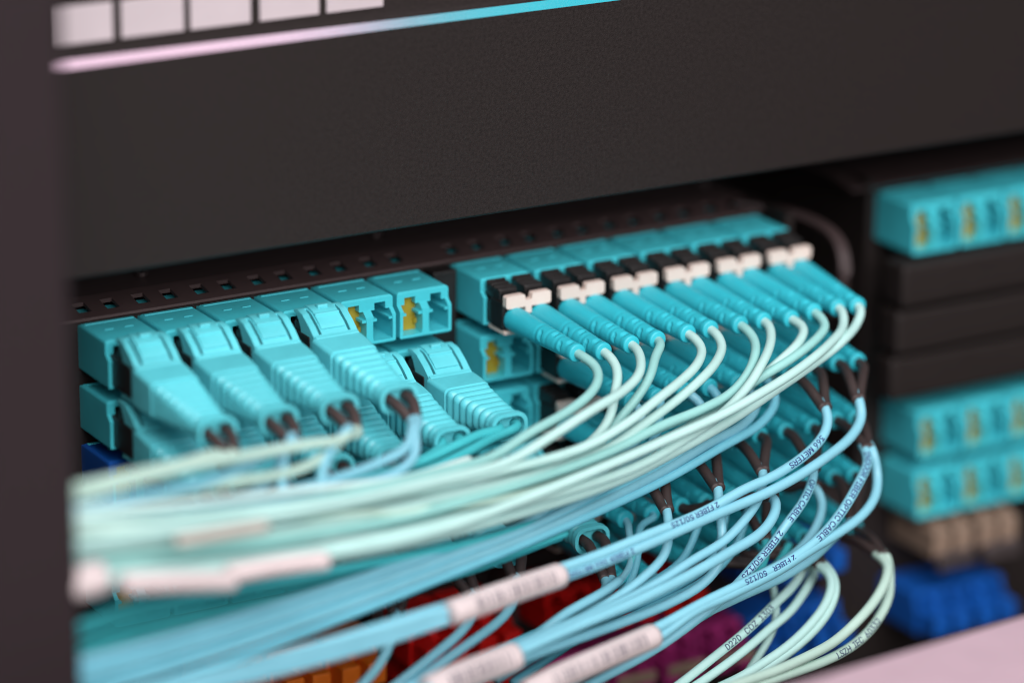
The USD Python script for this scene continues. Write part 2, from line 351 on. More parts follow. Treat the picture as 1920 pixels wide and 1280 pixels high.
# ------------------------------------------------------------------ connector shapes (own coordinates: adapter's back left top corner)
def boot_mesh(length=26.5, r0=2.66, r1=1.84):
    n = 36; th = np.linspace(0, 2*np.pi, n, endpoint=False); ss = np.r_[0, .25, .6, np.linspace(1.2, length-.3, 64), length]
    rings = []
    for s in ss:
        u = s/length; r = r0+(r1-r0)*max(0, u-.12)/.88
        if s < .5: r -= .35*(1-s/.5)
        if s > length-.2: r -= .25
        rr = np.full(n, r)
        for k, c in enumerate((12.6, 16.6, 20.2)):
            if abs(s-c) < .28: rr -= .16
        for k, c in enumerate((14.6, 18.4, 22.2, 24.2)):
            if abs(s-c) < .42:
                for a0 in ((.5, 2.6) if k % 2 == 0 else (1.57, 4.4)):
                    dd = np.abs((th-a0-.25+np.pi) % (2*np.pi)-np.pi); rr = np.where(dd < .42, rr-.38, rr)
        if s > 24.8: rr += .12
        rings.append(np.stack([rr*np.cos(th), np.full(n, -s), rr*np.sin(th)], 1))
    v, f = loft(rings)
    return meshkit.arrays((v, f), True)
BOOT = boot_mesh()
def boot_at(base, droop, sway):
    v, f, n = BOOT; a, b = math.radians(droop), math.radians(sway)
    Rx = np.array([[1, 0, 0], [0, math.cos(a), -math.sin(a)], [0, math.sin(a), math.cos(a)]])
    Rz = np.array([[math.cos(b), -math.sin(b), 0], [math.sin(b), math.cos(b), 0], [0, 0, 1]])
    Rm = Rz@Rx
    return (v@Rm.T+base, f, n@Rm.T), base+Rm@np.array([0, -26.3, 0]), Rm@np.array([0, -1., 0])
def duplex_parts():
    cx = [W/2-3.125, W/2+3.125]; out = {}
    out['plug_body'] = [union([rbx(c-2.25, c+2.25, -21.6, -6, -9.0, -4.0, .3), rbx(c-1.5, c+1.5, -20.5, -8, -4.1, -2.6, .2), rbx(c-2.5, c+2.5, -21.4, -16, -9.2, -3.0, .3)]) for c in cx]
    out['latch'] = [union([rbx(c-2.2, c+2.2, -19.6, -13.6, -3.2, -.7, .3)]+[rbx(c-2.3, c+2.3, -14.8-k*1.45, -13.9-k*1.45, -1.0, .15-k*.28, .25) for k in range(4)]+[rbx(c-1.9, c+1.9, -21.0, -19.0, -4.4, -1.4, .3)]) for c in cx]
    lobes = unary_union([sbox(c-2.35, -4.15, c+2.35, -1.35).buffer(-.6).buffer(.6) for c in cx]+[sbox(cx[0], -4.1, cx[1], -2.7), sbox(W/2-.75, -5.6, W/2+.75, -3)])
    lobes = lobes.difference(Polygon([(W/2-1.0, -1), (W/2+1.0, -1), (W/2+.75, -2.6), (W/2-.75, -2.6)])).buffer(.25).buffer(-.25)
    pl = trimesh.creation.extrude_polygon(lobes, 1.5, engine='earcut')
    v = np.array(pl.vertices); pl = trimesh.Trimesh(np.stack([v[:, 0], -21.3-v[:, 2], v[:, 1]], 1), pl.faces[:, ::-1], process=False)
    base = meshkit.arrays(union([rbx(.9, W-.9, -21.8, -14.9, -10.3, -9.3, .25), rbx(W/2-.5, W/2+.5, -22.2, -20, -9.8, -4.5, .2)]), 30)
    p = meshkit.arrays(pl, 30); k = len(p[0])
    out['clip'] = (np.vstack([p[0], base[0]]), np.vstack([p[1], base[1]+k]), np.vstack([p[2], base[2]]))
    return out
DP = duplex_parts()
DP = {'plug_body': [meshkit.arrays(m, 30) for m in DP['plug_body']], 'latch': [meshkit.arrays(m, 30) for m in DP['latch']], 'clip': DP['clip']}

def uniboot_parts():
    prof = [(-15.6, .9), (-16.0, 1.35), (-17.4, 1.55), (-20.5, 1.1), (-24.3, -.7), (-27.3, -2.6), (-27.9, -3.4), (-28.0, -10.2), (-18.3, -10.4), (-18.9, -8.6), (-19.7, -6.4), (-20.1, -4.2), (-19.7, -2.2), (-18.5, -.5), (-17.1, .6)]
    sh = extrude_x(prof, 1.1, W-1.1)
    c = m3.CrossSection([rrect(W/2-1.1, 7.0, 1.3, 6)], m3.FillRule.Positive).extrude(40).transform([[1, 0, 0, W/2], [0, 0, 1, -40], [0, 1, 0, -4.8]])
    sh = sh ^ c
    inner = extrude_x([(-15.5, .5), (-20.3, .2), (-24.3, -1.8), (-27.0, -3.6), (-27.2, -9.5), (-14, -9.5), (-14, .5)], 1.9, W-1.9)
    core = bx(1.9, W-1.9, -27.0, -22.5, -10, -3.5)
    sh = sh-(inner-core)
    slots = union([extrude_x([(-17.8, 4), (-26.5, 2), (-26.5, -4), (-17.8, -1)], W/2+s*3.35-.3, W/2+s*3.35+.3) for s in (-1, 1)])
    sh = sh-slots
    sh = sh+extrude_x([(-27.0, -2.1), (-27.9, -2.4), (-28.4, -3.2), (-28.2, -4.2), (-27, -4.2)], 1.25, W-1.25)
    tongue = union([extrude_x([(-15.7, 1.2), (-16.1, 1.75), (-17.4, 1.95), (-20.5, 1.55), (-24.5, -.35), (-25.6, -1.2), (-24.5, -1.6), (-20, .6), (-16, .9)], W/2-2.75, W/2+2.75),
                    rbx(W/2-1.2, W/2+1.2, -19.9, -18.4, 1.5, 2.4, .25), rbx(W/2-2.8, W/2+2.8, -22.3, -21.5, .2, 1.3, .2)])
    plug = union([rbx(W/2+s*3.125-2.3, W/2+s*3.125+2.3, -23, -6, -9.3, -2.8, .3) for s in (-1, 1)]+[rbx(1.3, W-1.3, -22, -15.5, -9.2, -1.0, .3)^bx(0, W, -19.0, -10, -12, 0)]
                 + [rbx(1.0, 1.6, -17.0-k*.9, -16.5-k*.9, -8.6, -3.6, .15) for k in range(3)])
    sq = lambda q: np.stack([q[:, 0], np.where(q[:, 1] < -15.6, -15.6+(q[:, 1]+15.6)*.80, q[:, 1]), q[:, 2]], 1)
    sh, tongue = sh.warp_batch(sq), tongue.warp_batch(sq)
    return meshkit.arrays(sh, 35), meshkit.arrays(tongue, 35), meshkit.arrays(plug, 30)
US, UT, UP = uniboot_parts()
def uniboot_boot(y1, z1, ribs=7):
    """ribbed taper from the shroud at y=-27 to its oval end"""
    rings = []; y0, z0 = -24.9, -6.6
    n = int((y0-y1)/.13); hw0, hh0, hw1, hh1 = 5.6, 4.1, 4.0, 2.75
    for k in range(n+1):
        s = k/n; y = y0+(y1-y0)*s; e = s*s*(3-2*s)
        z = z0+(z1-z0)*s; hw = hw0+(hw1-hw0)*e; hh = hh0+(hh1-hh0)*e; up = 0
        if .28 < s < .93:
            ph = ((s-.28)/.65*ribs) % 1.0
            g = 1.0*(1-math.sin(math.pi*ph)**.5)+(.3*ph)
            hw -= g*.8; hh -= g*.8
        if s > .95: hw += .25; hh += .2
        q = rrect(hw, hh, .9+1.6*e, 6)
        rings.append(np.stack([W/2+q[:, 0], np.full(len(q), y), z+q[:, 1]], 1))
    q = rrect(hw1-.55, hh1-.55, 2.0, 6)               # rim and hollow end
    rings.append(np.stack([W/2+q[:, 0], np.full(len(q), y1), z1+q[:, 1]], 1))
    rings.append(np.stack([W/2+q[:, 0], np.full(len(q), y1+2.0), z1+q[:, 1]], 1))
    v, f = loft(rings)
    return meshkit.arrays((v, f), 40)

# ------------------------------------------------------------------ lettering printed on a cable
def print_on(P, r, text, start, end, h, side=1, hold=None):
    """text along the cable path P (world mm) from the point nearest start towards the point nearest end"""
    tm = meshkit.text_mesh(text, h, .03, bold=True)
    tm = trimesh.Trimesh(*trimesh.remesh.subdivide_to_size(tm.vertices, tm.faces, .45), process=False)
    v = np.array(tm.vertices)*[1.12, 1, 1]
    s = np.r_[0, np.cumsum(np.linalg.norm(np.diff(P, axis=0), axis=1))]
    i0 = np.argmin(np.linalg.norm(P-start, axis=1)); i1 = np.argmin(np.linalg.norm(P-end, axis=1)); sg = 1 if i1 > i0 else -1
    q = np.clip(s[i0]+sg*v[:, 0], 0, s[-1])
    T, _, _ = frames(P)
    pos = np.stack([np.interp(q, s, P[:, k]) for k in range(3)], 1); tan = sg*np.stack([np.interp(q, s, T[:, k]) for k in range(3)], 1)
    tan /= np.linalg.norm(tan, axis=1)[:, None]
    out = np.array([-.45, -.82, .35]); nrm = out-tan*(tan@out)[:, None]; nrm /= np.linalg.norm(nrm, axis=1)[:, None]
    up = np.cross(nrm, tan); ph = (v[:, 1]-h*.5)/r
    rr = (r+.012+v[:, 2])[:, None]
    return pos+rr*(np.cos(ph)[:, None]*nrm+np.sin(ph)[:, None]*up), np.array(tm.faces), None
def route(start, d0, wps, yend, bulge=12.0, jit=0.0, y1=None):
    """path leaving start along d0, then through photographed points laid at growing distance from the panel"""
    pts = [start, start+d0*2.5]
    px = np.array([w[:2] for w in wps], float)
    dd = np.r_[0, np.cumsum(np.linalg.norm(np.diff(px, axis=0), axis=1))]+25
    ys = start[1]
    for (x, y, *own), d in zip(wps, dd):
        Y = own[0] if own else ys-bulge*(1-math.exp(-d/45.))+(yend-ys+bulge)*(d/dd[-1])+jit*min(1, d/200)
        pts.append(at(x, y, Y))
    return cr(pts)

def cord_base(name, label, cat, g, i, r, group):
    t = thing(name, label, cat, apos(g, i, r), group)
    return t
def duplex(t, loc, droop=(0, 0), sway=(0, 0)):
    for m in DP['plug_body']: part(t, 'plug_body', m, 'black')
    for m in DP['latch']: part(t, 'latch', m, 'black')
    part(t, 'clip', DP['clip'], 'white')
    tips = []
    for k, s in enumerate((-1, 1)):
        m, tip, d = boot_at(np.array([W/2+s*3.125, -21.7, -6.7]), droop[k]+jig.uniform(-.2, 1.0), sway[k]+jig.uniform(-.6, .6))
        part(t, 'boot', m, 'aqua_boot'); tips.append((tip+loc, d))
    return tips

rnd = random.Random(3); jig = random.Random(11)
# ---------------------------------------------------------------- top row, right half: six cords, two mint cables each
top = {
 (0, 0): [(1116, 685), (1122, 712), (1105, 740), (1060, 774), (992, 812), (923, 856)],
 (0, 1): [(1155, 685), (1158, 712), (1153, 736), (1143, 784), (1112, 825), (1050, 870), (950, 912)],
 (1, 0): [(1201, 671), (1198, 702), (1164, 736), (1112, 767), (1026, 822), (950, 866)],
 (1, 1): [(1229, 667), (1219, 705), (1191, 750), (1150, 798), (1112, 843), (1010, 895)],
 (2, 0): [(1316, 652), (1307, 683), (1276, 714), (1232, 749), (1180, 790), (1090, 840)],
 (2, 1): [(1354, 645), (1342, 680), (1311, 714), (1266, 752), (1214, 790), (1120, 850)],
 (3, 0): [(1414, 635), (1417, 659), (1404, 697), (1373, 735), (1318, 766), (1242, 797), (1130, 852)],
 (3, 1): [(1446, 628), (1441, 656), (1424, 690), (1407, 718), (1360, 770), (1290, 820), (1180, 880)],
 (4, 0): [(1508, 614), (1500, 639), (1479, 662), (1440, 695), (1390, 735), (1300, 795), (1170, 855)],
 (4, 1): [(1548, 608), (1534, 632), (1489, 669), (1421, 711), (1373, 742), (1283, 783), (1150, 836)],
 (5, 0): [(1581, 611), (1558, 642), (1500, 690), (1421, 740), (1352, 778), (1270, 815), (1150, 868)],
 (5, 1): [(1606, 608), (1569, 649), (1510, 693), (1465, 724), (1375, 785), (1270, 845), (1150, 905)],
}
rank = {(0, 0): 0, (1, 0): 1, (0, 1): 3, (2, 0): 2, (1, 1): 5, (2, 1): 4, (3, 0): 6, (3, 1): 9, (4, 0): 8, (4, 1): 7, (5, 0): 10, (5, 1): 11}
for i in range(6):
    loc = apos(1, i, 0)
    t = cord_base('patch_cable', f'white-clipped duplex patch cord with mint cables, {ORD[i]} from left along the top row', 'patch cable', 1, i, 0, 'white-clipped cords of the top row')
    dr = [(0, 1.0), (.5, 1), (0, .5), (1, .5), (1.5, .5), (1, 1.5)][i]; sw = [(0, .4), (-.6, 0), (.5, -.3), (0, .3), (-.8, -1.4), (-2.6, -5.0)][i]
    for k, (tip, d) in enumerate(duplex(t, loc, dr, sw)):
        q = rank[(i, k)]; j = rnd.uniform(-4, 4)
        tail = [(800, 893+q*10.5+j), (600, 938+q*10.0+j), (400, 972+q*9.5), (140, 1012+q*8.2-j), (-60, 1036+q*8)]
        P = route(tip-d*1.0, d, top[(i, k)]+tail, -90, 13, jit=rnd.uniform(-6, 6))
        wpart(t, 'cable', tube(P, 1.0, 12), 'mint' if (i*2+k) % 3 else 'mint_deep', loc)

# ---------------------------------------------------------------- ribbed connectors of the left half
def uniboot(i, r, g, y1, z1, label, cable, wps, yend, dark=True, sep=2.0, names=None, nc=2, joint=None):
    loc = apos(g, i, r)
    t = cord_base('ribbed_patch_cable', label, 'patch cable', g, i, r, 'cords with ribbed aqua connectors')
    part(t, 'shroud', US, 'aqua_light'); part(t, 'latch_button', UT, 'aqua_light'); part(t, 'plug_body', UP, 'black')
    part(t, 'boot', uniboot_boot(y1, z1), 'aqua_light')
    end = loc+np.array([W/2, y1, z1]); d = np.array([0, y1+24.9, z1+6.6]); d /= np.linalg.norm(d)
    if dark:
        J = end+d*5.5+np.array([0, 0, -2.0]) if joint is None else at(*joint)
        for s in (-1, 1):
            P = cr([end+np.array([s*sep, 1.6, 0]), end+np.array([s*sep, 0, 0])+d*1.5, (end+J)/2+np.array([s*1.5, -.8, .2]), J+np.array([s*.8, 0, 0])], .6)
            wpart(t, 'heat_shrink_tube', tube(P, 1.15, 12), 'tube', loc)
        starts = [J+np.array([s*.7, 0, 0]) for s in ((-1, 1)[:nc] if nc == 2 else (0,))]; dd = J-end; dd /= np.linalg.norm(dd)
    else:
        starts = [end+np.array([s*sep, 1.4, 0]) for s in (-1, 1)]; dd = d
    for k, st in enumerate(starts):
        P = route(st-dd*.6, dd, wps[k], yend, 8, jit=rnd.uniform(-3, 3))
        wpart(t, 'cable', tube(P, 1.0, 12), cable, loc)
    return t
U = [ # column, row, end y, end z, cable, paths
 (0, 0, -52, -8.4, 'pale', [[(405, 850), (350, 866), (240, 890), (140, 912), (-40, 935)]]),
 (1, 0, -52, -8.4, 'sky', [[(520, 838), (470, 870), (380, 905), (260, 930), (140, 955), (-40, 975)], [(527, 840), (525, 880), (480, 920), (340, 955), (140, 985), (-40, 1010)]]),
 (2, 0, -52, -8.2, 'pale', [[(657, 800), (645, 822), (580, 832), (480, 850), (360, 872), (250, 900), (140, 932), (-40, 960)], [(652, 815), (615, 850), (560, 880), (430, 905), (300, 930), (140, 962), (-40, 990)]]),
 (3, 0, -52, -8.2, 'sky', [[(772, 800), (766, 835), (715, 865), (620, 900), (500, 930), (330, 955), (140, 985), (-40, 1005)], [(776, 802), (780, 850), (745, 885), (640, 915), (500, 945), (330, 970), (140, 1003), (-40, 1020)]]),
 (0, 1, -50, -8.8, 'mint', [[(400, 950), (330, 965), (230, 985), (140, 1000), (-40, 1020)]]),
 (1, 1, -50, -8.8, 'sky', [[(520, 925), (470, 950), (340, 965), (140, 975), (-40, 990)], [(525, 935), (480, 965), (340, 985), (140, 1015), (-40, 1030)]]),
 (2, 1, -50, -8.6, 'mint', [[(635, 905), (590, 935), (440, 965), (140, 1010), (-40, 1035)], [(640, 910), (605, 950), (440, 990), (140, 1040), (-40, 1060)]]),
 (3, 1, -50, -8.6, 'sky', [[(745, 885), (700, 915), (560, 950), (300, 990), (140, 1020), (-40, 1050)], [(750, 890), (715, 930), (560, 970), (300, 1010), (140, 1050), (-40, 1070)]]),
]
for i, r, y1, z1, cab, wps in U:
    uniboot(i, r, 0, y1, z1, f'ribbed aqua patch cord with dark cable ends, {ORD[i]} from left in the {["top", "second"][r]} row', cab, wps, -88, nc=len(wps))
uniboot(4, 1, 0, -50, -7.2, 'ribbed aqua patch cord below the first empty top-row adapter, cables bare', 'teal',
        [[(790, 862), (740, 890), (640, 920), (480, 950), (140, 1025), (-40, 1050)], [(815, 858), (760, 888), (650, 930), (480, 965), (140, 1035), (-40, 1060)]], -82, dark=False)
uniboot(5, 1, 0, -50, -6.4, 'sharp ribbed aqua patch cord below the second empty top-row adapter, cables bare', 'teal',
        [[(905, 812), (860, 832), (800, 860), (700, 893), (540, 935), (140, 1030), (-40, 1055)], [(930, 818), (870, 850), (800, 882), (690, 915), (520, 955), (140, 1045), (-40, 1070)]], -82, dark=False)
# right half, fourth row, the one whose oval end faces out
uniboot(0, 3, 1, -50, -9.0, 'aqua ribbed patch cord whose oval end shows two black tubes', 'sky',
        [[(1135, 1105), (1110, 1135), (1050, 1180), (960, 1225), (840, 1275), (700, 1330)], [(1165, 1085), (1130, 1110), (1060, 1150), (985, 1205), (880, 1265), (760, 1330)]], -76, joint=(1140, 1085, -62))
# bottom row, left half: dark tubes hanging out below the cable bundles
BOT = {1: None, 2: None, 3: (742, 1150, -58), 4: (885, 1112, -58), 5: (968, 1082, -58)}
for i, J in BOT.items():
    if J is None: continue
    a = {3: [(738, 1180), (728, 1215), (700, 1260), (640, 1320)], 4: [(890, 1145), (868, 1180), (810, 1230), (740, 1285), (660, 1345)], 5: [(968, 1115), (945, 1155), (880, 1205), (800, 1262), (700, 1335)]}[i]
    uniboot(i, 3, 0, -50, -8.2, f'ribbed aqua patch cord with grey-black tubes hanging below the bundle, {["first", "second", "third"][i-3]} from left', 'sky', [a], -70, nc=1, joint=J)

# ---------------------------------------------------------------- lower rows of the right half
# (row, column): joint of the black tubes (px, py, Y) or None for bare thin cables, cable colour, radius, waypoint lists, prints
TXT = []
def row_cord(r, i, joint, cable, rad, wps, yend, droop=(0, 0), sway=(0, 0), label=None, prints=(), ink='ink'):
    loc = apos(1, i, r)
    t = cord_base('patch_cable', label or f'aqua duplex patch cord, {ORD[i]} from left in the {ORD[r]} row of the right half', 'patch cable', 1, i, r, 'duplex cords of the lower rows')
    tips = duplex(t, loc, droop, sway); paths = []
    if joint is not None:
        J = at(*joint); dm = J-(tips[0][0]+tips[1][0])/2; dm /= np.linalg.norm(dm)
        for k, (tip, d) in enumerate(tips):
            s = (-1, 1)[k]; off = np.array([s*.75, 0, 0])
            P = cr([tip-d*1.2, tip+d*2.0, tip*.45+(J+off)*.55-np.array([0, 1.0, -.6]), J+off*.8, J+off*.6+dm*1.6], .6)
            wpart(t, 'heat_shrink_tube', tube(P, 1.12, 12), 'tube', loc)
        starts = [(J+np.array([(k-(len(wps)-1)/2)*1.5, -.3*k, 0]), dm) for k in range(len(wps))]
    else:
        starts = [tips[k] for k in range(len(wps))]
    cps = []
    for (st, d), w in zip(starts, wps):
        P = route(st-d*1.0, d, w, yend, 8)
        cps.append(wpart(t, 'cable', tube(P, rad, 14), cable if not (cable == 'sky' and joint is None and len(cps)) else 'sky_deep', loc)); paths.append(P)
    for (ci, text, a, b, h) in prints:
        P = paths[ci]; sa = P[np.argmin([np.linalg.norm(np.cross(p-CAM, at(*a, -60)-CAM))/np.linalg.norm(p-CAM) for p in P])]
        sb = P[np.argmin([np.linalg.norm(np.cross(p-CAM, at(*b, -60)-CAM))/np.linalg.norm(p-CAM) for p in P])]
        v, f, n = print_on(P, rad, text, sa, sb, h)
        m = define(fresh(str(cps[ci].GetPath()), 'printed_text'), (v-loc, f, None), ink)
    return t, paths

LB = [(1050, 1062), (945, 1098), (845, 1133), (700, 1178), (500, 1238), (300, 1290), (120, 1340)]
A_ = row_cord(1, 4, (1543, 757, -60), 'sky', 1.05, [[(1553, 784), (1544, 816), (1512, 851), (1454, 890), (1395, 917), (1317, 960), (1200, 1008), (1100, 1048)]+LB[1:]], -92, (0, 1), (0, 0),
              label='patch cord printed 366 METERS, black tubes joining beside the second row end',
              prints=[(0, '366 METERS', (1538, 824), (1440, 895), 1.2), (0, '2 FIBER 50/125', (1345, 948), (1200, 1005), 1.1)])
B_ = row_cord(1, 5, (1608, 742, -60), 'sky', 1.1, [[(1616, 777), (1598, 816), (1552, 855), (1493, 894), (1434, 925), (1356, 958), (1200, 1026), (1100, 1066), (1050, 1084), (945, 1120), (845, 1155), (700, 1200), (500, 1260), (300, 1312), (120, 1360)]], -92, (0, 1), (-2.5, -4.5),
              label='light blue patch cord with black tubes at the far right of the second row',
              prints=[(0, '2 FIBER 366 METERS', (1180, 1030), (1060, 1070), 1.1)])
C_ = row_cord(2, 5, (1624, 836, -62), 'sky', 1.08, [[(1628, 862), (1610, 905), (1583, 952), (1552, 992), (1520, 1022), (1473, 1054), (1395, 1092), (1317, 1130), (1232, 1176), (1140, 1215), (1040, 1262), (900, 1330)],
              [(1645, 890), (1640, 933), (1614, 968), (1571, 999), (1520, 1030), (1454, 1072), (1376, 1111), (1298, 1148), (1232, 1196), (1140, 1238), (1040, 1284), (920, 1345)]], -94, (0, 1), (-2, -4),
              label='twin light blue patch cord printed INDOOR FIBER OPTIC CABLE at the right',
              prints=[(0, 'INDOOR FIBER OPTIC CABLE', (1627, 850), (1540, 1005), 1.2), (0, '2 FIBER    50/125', (1490, 1042), (1300, 1140), 1.15)])
E_ = row_cord(2, 4, (1524, 872, -62), 'sky', 1.0, [[(1524, 898), (1505, 941), (1473, 984), (1442, 1027), (1411, 1062), (1376, 1101), (1320, 1150), (1230, 1215), (1120, 1275), (1020, 1330)]], -80, (0, 1), (-2, 0),
              label='light blue patch cord printed 2 FIBER crossing below the middle of the right half',
              prints=[(0, 'OPTIC CABLE      2 FIBER 50/125', (1522, 900), (1340, 1130), 1.15)])
row_cord(2, 3, (1428, 878, -62), 'sky', 1.0, [[(1431, 900), (1420, 940), (1391, 980), (1356, 1015), (1298, 1050), (1239, 1089), (1150, 1135), (1040, 1180), (960, 1215), (870, 1250), (740, 1300)]], -88, (0, .5), (-1, 0))
row_cord(2, 2, (1343, 908, -62), 'sky', 1.02, [[(1347, 935), (1352, 975), (1354, 1015), (1350, 1054), (1320, 1092), (1260, 1128), (1170, 1165), (1060, 1205), (960, 1242), (860, 1285), (740, 1340)]], -86, (0, .5), (0, 0))
row_cord(2, 1, (1247, 948, -62), 'sky', .98, [[(1252, 970), (1254, 1005), (1246, 1040), (1205, 1083), (1155, 1120), (1080, 1165), (1000, 1195), (960, 1222), (870, 1262), (760, 1320)]], -84, (0, .5), (0, 0))
F_ = row_cord(3, 5, (1598, 968, -62), 'sky', 1.0, [[(1570, 1000), (1530, 1040), (1470, 1080), (1400, 1112), (1300, 1160), (1200, 1215), (1080, 1275), (960, 1335)]], -76, (0, 1), (-2, -3.5))
row_cord(3, 4, (1522, 910, -56), 'sky', 1.0, [[(1541, 935), (1537, 972), (1514, 1013), (1476, 1048), (1410, 1085), (1320, 1140), (1230, 1190), (1120, 1240), (1000, 1300)]], -84, (0, 1), (-2, 0))
row_cord(3, 3, (1432, 1005, -60), 'teal', .98, [[(1436, 1030), (1428, 1062), (1398, 1095), (1340, 1140), (1250, 1190), (1150, 1235), (1030, 1290), (940, 1330)]], -80, (0, 1), (-1, 0))
I_ = row_cord(3, 2, (1440, 930, -66), 'sky', 1.1, [[(1456, 945), (1448, 972), (1425, 1000), (1376, 1030), (1317, 1064), (1259, 1095), (1180, 1132), (1070, 1178), (960, 1226), (865, 1266), (740, 1320)]], -94, (0, .5), (0, 0))
row_cord(3, 1, None, 'sky', .78, [[(1178, 995), (1186, 1030), (1180, 1065), (1150, 1100), (1090, 1150), (1000, 1210), (880, 1280)], [(1200, 985), (1198, 1012), (1193, 1060), (1176, 1101), (1130, 1150), (1050, 1200), (920, 1270)]], -74, (0, 0), (-1.5, -1))
# second row, three cords that dive behind the mint bundle and run along its lower edge
dive = {1: [[(1205, 790), (1190, 830), (1130, 880), (1040, 935)], [(1236, 778), (1228, 822), (1170, 880), (1070, 940)]],
        2: [[(1318, 762), (1306, 800), (1250, 850), (1150, 905)], [(1352, 756), (1345, 800), (1300, 838), (1200, 897)]],
        3: [[(1420, 750), (1400, 790), (1330, 830), (1230, 890)], [(1455, 745), (1430, 790), (1345, 842), (1240, 902)]]}
q = 0
for i, ws in dive.items():
    ww = []
    for w in ws:
        q0, q = q, [0, 1.3, 1.9, 3.5, 4.2, 6.0][q]
        ww.append(w+[(1000, 975+q*6), (850, 1025+q*8), (680, 1082+q*10), (400, 1170+q*13), (140, 1240+q*15), (-40, 1280+q*16)]); q = q0+1
    row_cord(1, i, None, 'sky', 1.0, ww, -86, (0, .5), (0, .3), label=f'aqua duplex patch cord, {ORD[i]} in the second row, cables under the mint bundle')
# bottom row
row_cord(4, 5, (1650, 1038, -64), 'pale', 1.08, [[(1664, 1056), (1661, 1086), (1641, 1124), (1606, 1165), (1563, 1203), (1508, 1233), (1454, 1257), (1400, 1276), (1320, 1305)],
         [(1668, 1092), (1664, 1124), (1645, 1162), (1617, 1195), (1576, 1224), (1535, 1243), (1481, 1262), (1400, 1290), (1320, 1320)]], -100, (0, 0), (-1, -2.5),
         label='pale greenish twin patch cord printed LSZH IEC 60332 above the pink shelf', prints=[(1, 'LSZH  IEC  60332', (1560, 1232), (1660, 1130), 1.35)], ink='inkgrey')
row_cord(4, 4, (1535, 1055, -62), 'mint', 1.02, [[(1552, 1070), (1560, 1095), (1548, 1132), (1518, 1172), (1478, 1210), (1438, 1238), (1390, 1268), (1300, 1310)],
         [(1560, 1075), (1567, 1100), (1556, 1140), (1525, 1182), (1485, 1218), (1445, 1246), (1400, 1275), (1310, 1320)]], -84, (0, 0), (-2.5, -2.5), label='mint twin patch cord curving down between the blue blocks')
row_cord(4, 3, (1508, 1050, -54), 'mint', .98, [[(1502, 1075), (1483, 1102), (1454, 1130), (1427, 1156), (1398, 1183), (1350, 1222), (1270, 1285), (1220, 1320)],
         [(1524, 1080), (1512, 1103), (1481, 1146), (1441, 1180), (1398, 1217), (1335, 1264), (1260, 1315)]], -82, (0, 0), (5, 5), label='mint twin patch cord printed in grey lettering, over the magenta adapters',
         prints=[(0, '0220   COZ  1303', (1355, 1220), (1480, 1102), 1.35)], ink='inkgrey')
row_cord(4, 2, (1420, 1060, -54), 'mint', .85, [[(1448, 1095), (1454, 1130), (1455, 1160), (1444, 1192), (1414, 1241), (1380, 1290), (1350, 1330)]], -74, (0, 0), (4, 4), label='thin mint patch cord dropping over the magenta adapters')
row_cord(4, 1, None, 'sky', .85, [[(1180, 1085), (1165, 1110), (1110, 1165), (1030, 1215), (930, 1275)], [(1230, 1075), (1215, 1105), (1160, 1150), (1080, 1200), (960, 1280)]], -70, (2, 2), (-3, -3), label='aqua duplex patch cord with thin cables, second from left in the bottom row')

# ---------------------------------------------------------------- loose cables of the lower left fan
fan = [[(1060, 985), (900, 1040), (700, 1085), (450, 1135), (250, 1175), (140, 1215), (-40, 1280)], [(1060, 992), (900, 1050), (700, 1100), (450, 1150), (250, 1195), (140, 1235), (-40, 1300)],
       [(1060, 998), (900, 1056), (700, 1112), (450, 1170), (250, 1218), (140, 1252), (-40, 1310)], [(1050, 975), (880, 1030), (660, 1075), (400, 1120), (240, 1155), (140, 1190), (-40, 1250)],
       [(1050, 1005), (880, 1068), (660, 1128), (400, 1190), (240, 1240), (140, 1275), (-40, 1330)], [(1050, 968), (880, 1018), (660, 1062), (400, 1110), (250, 1135), (140, 1172), (-40, 1230)],
       [(1050, 1000), (880, 1062), (660, 1118), (400, 1182), (240, 1230), (140, 1262), (-40, 1320)]]
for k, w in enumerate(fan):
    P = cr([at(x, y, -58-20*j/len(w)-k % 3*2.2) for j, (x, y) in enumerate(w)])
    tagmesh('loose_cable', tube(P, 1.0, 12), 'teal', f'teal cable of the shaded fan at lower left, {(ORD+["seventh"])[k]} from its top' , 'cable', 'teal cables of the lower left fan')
for k, (y0, y1, y2) in enumerate([(1196, 1240, 1290), (1215, 1262, 1310)]):
    P = cr([at(1050, 1075+k*14, -80), at(845, 1143+k*16, -84), at(700, y0-8, -87), at(500, y1, -90), at(300, y2, -93), at(120, y2+48, -96)])
    tagmesh('loose_cable', tube(P, 1.05, 12), 'sky', f'light blue cable beside the sleeved pair at bottom left, {["upper", "lower"][k]} one', 'cable', 'cables beside the sleeved pair')

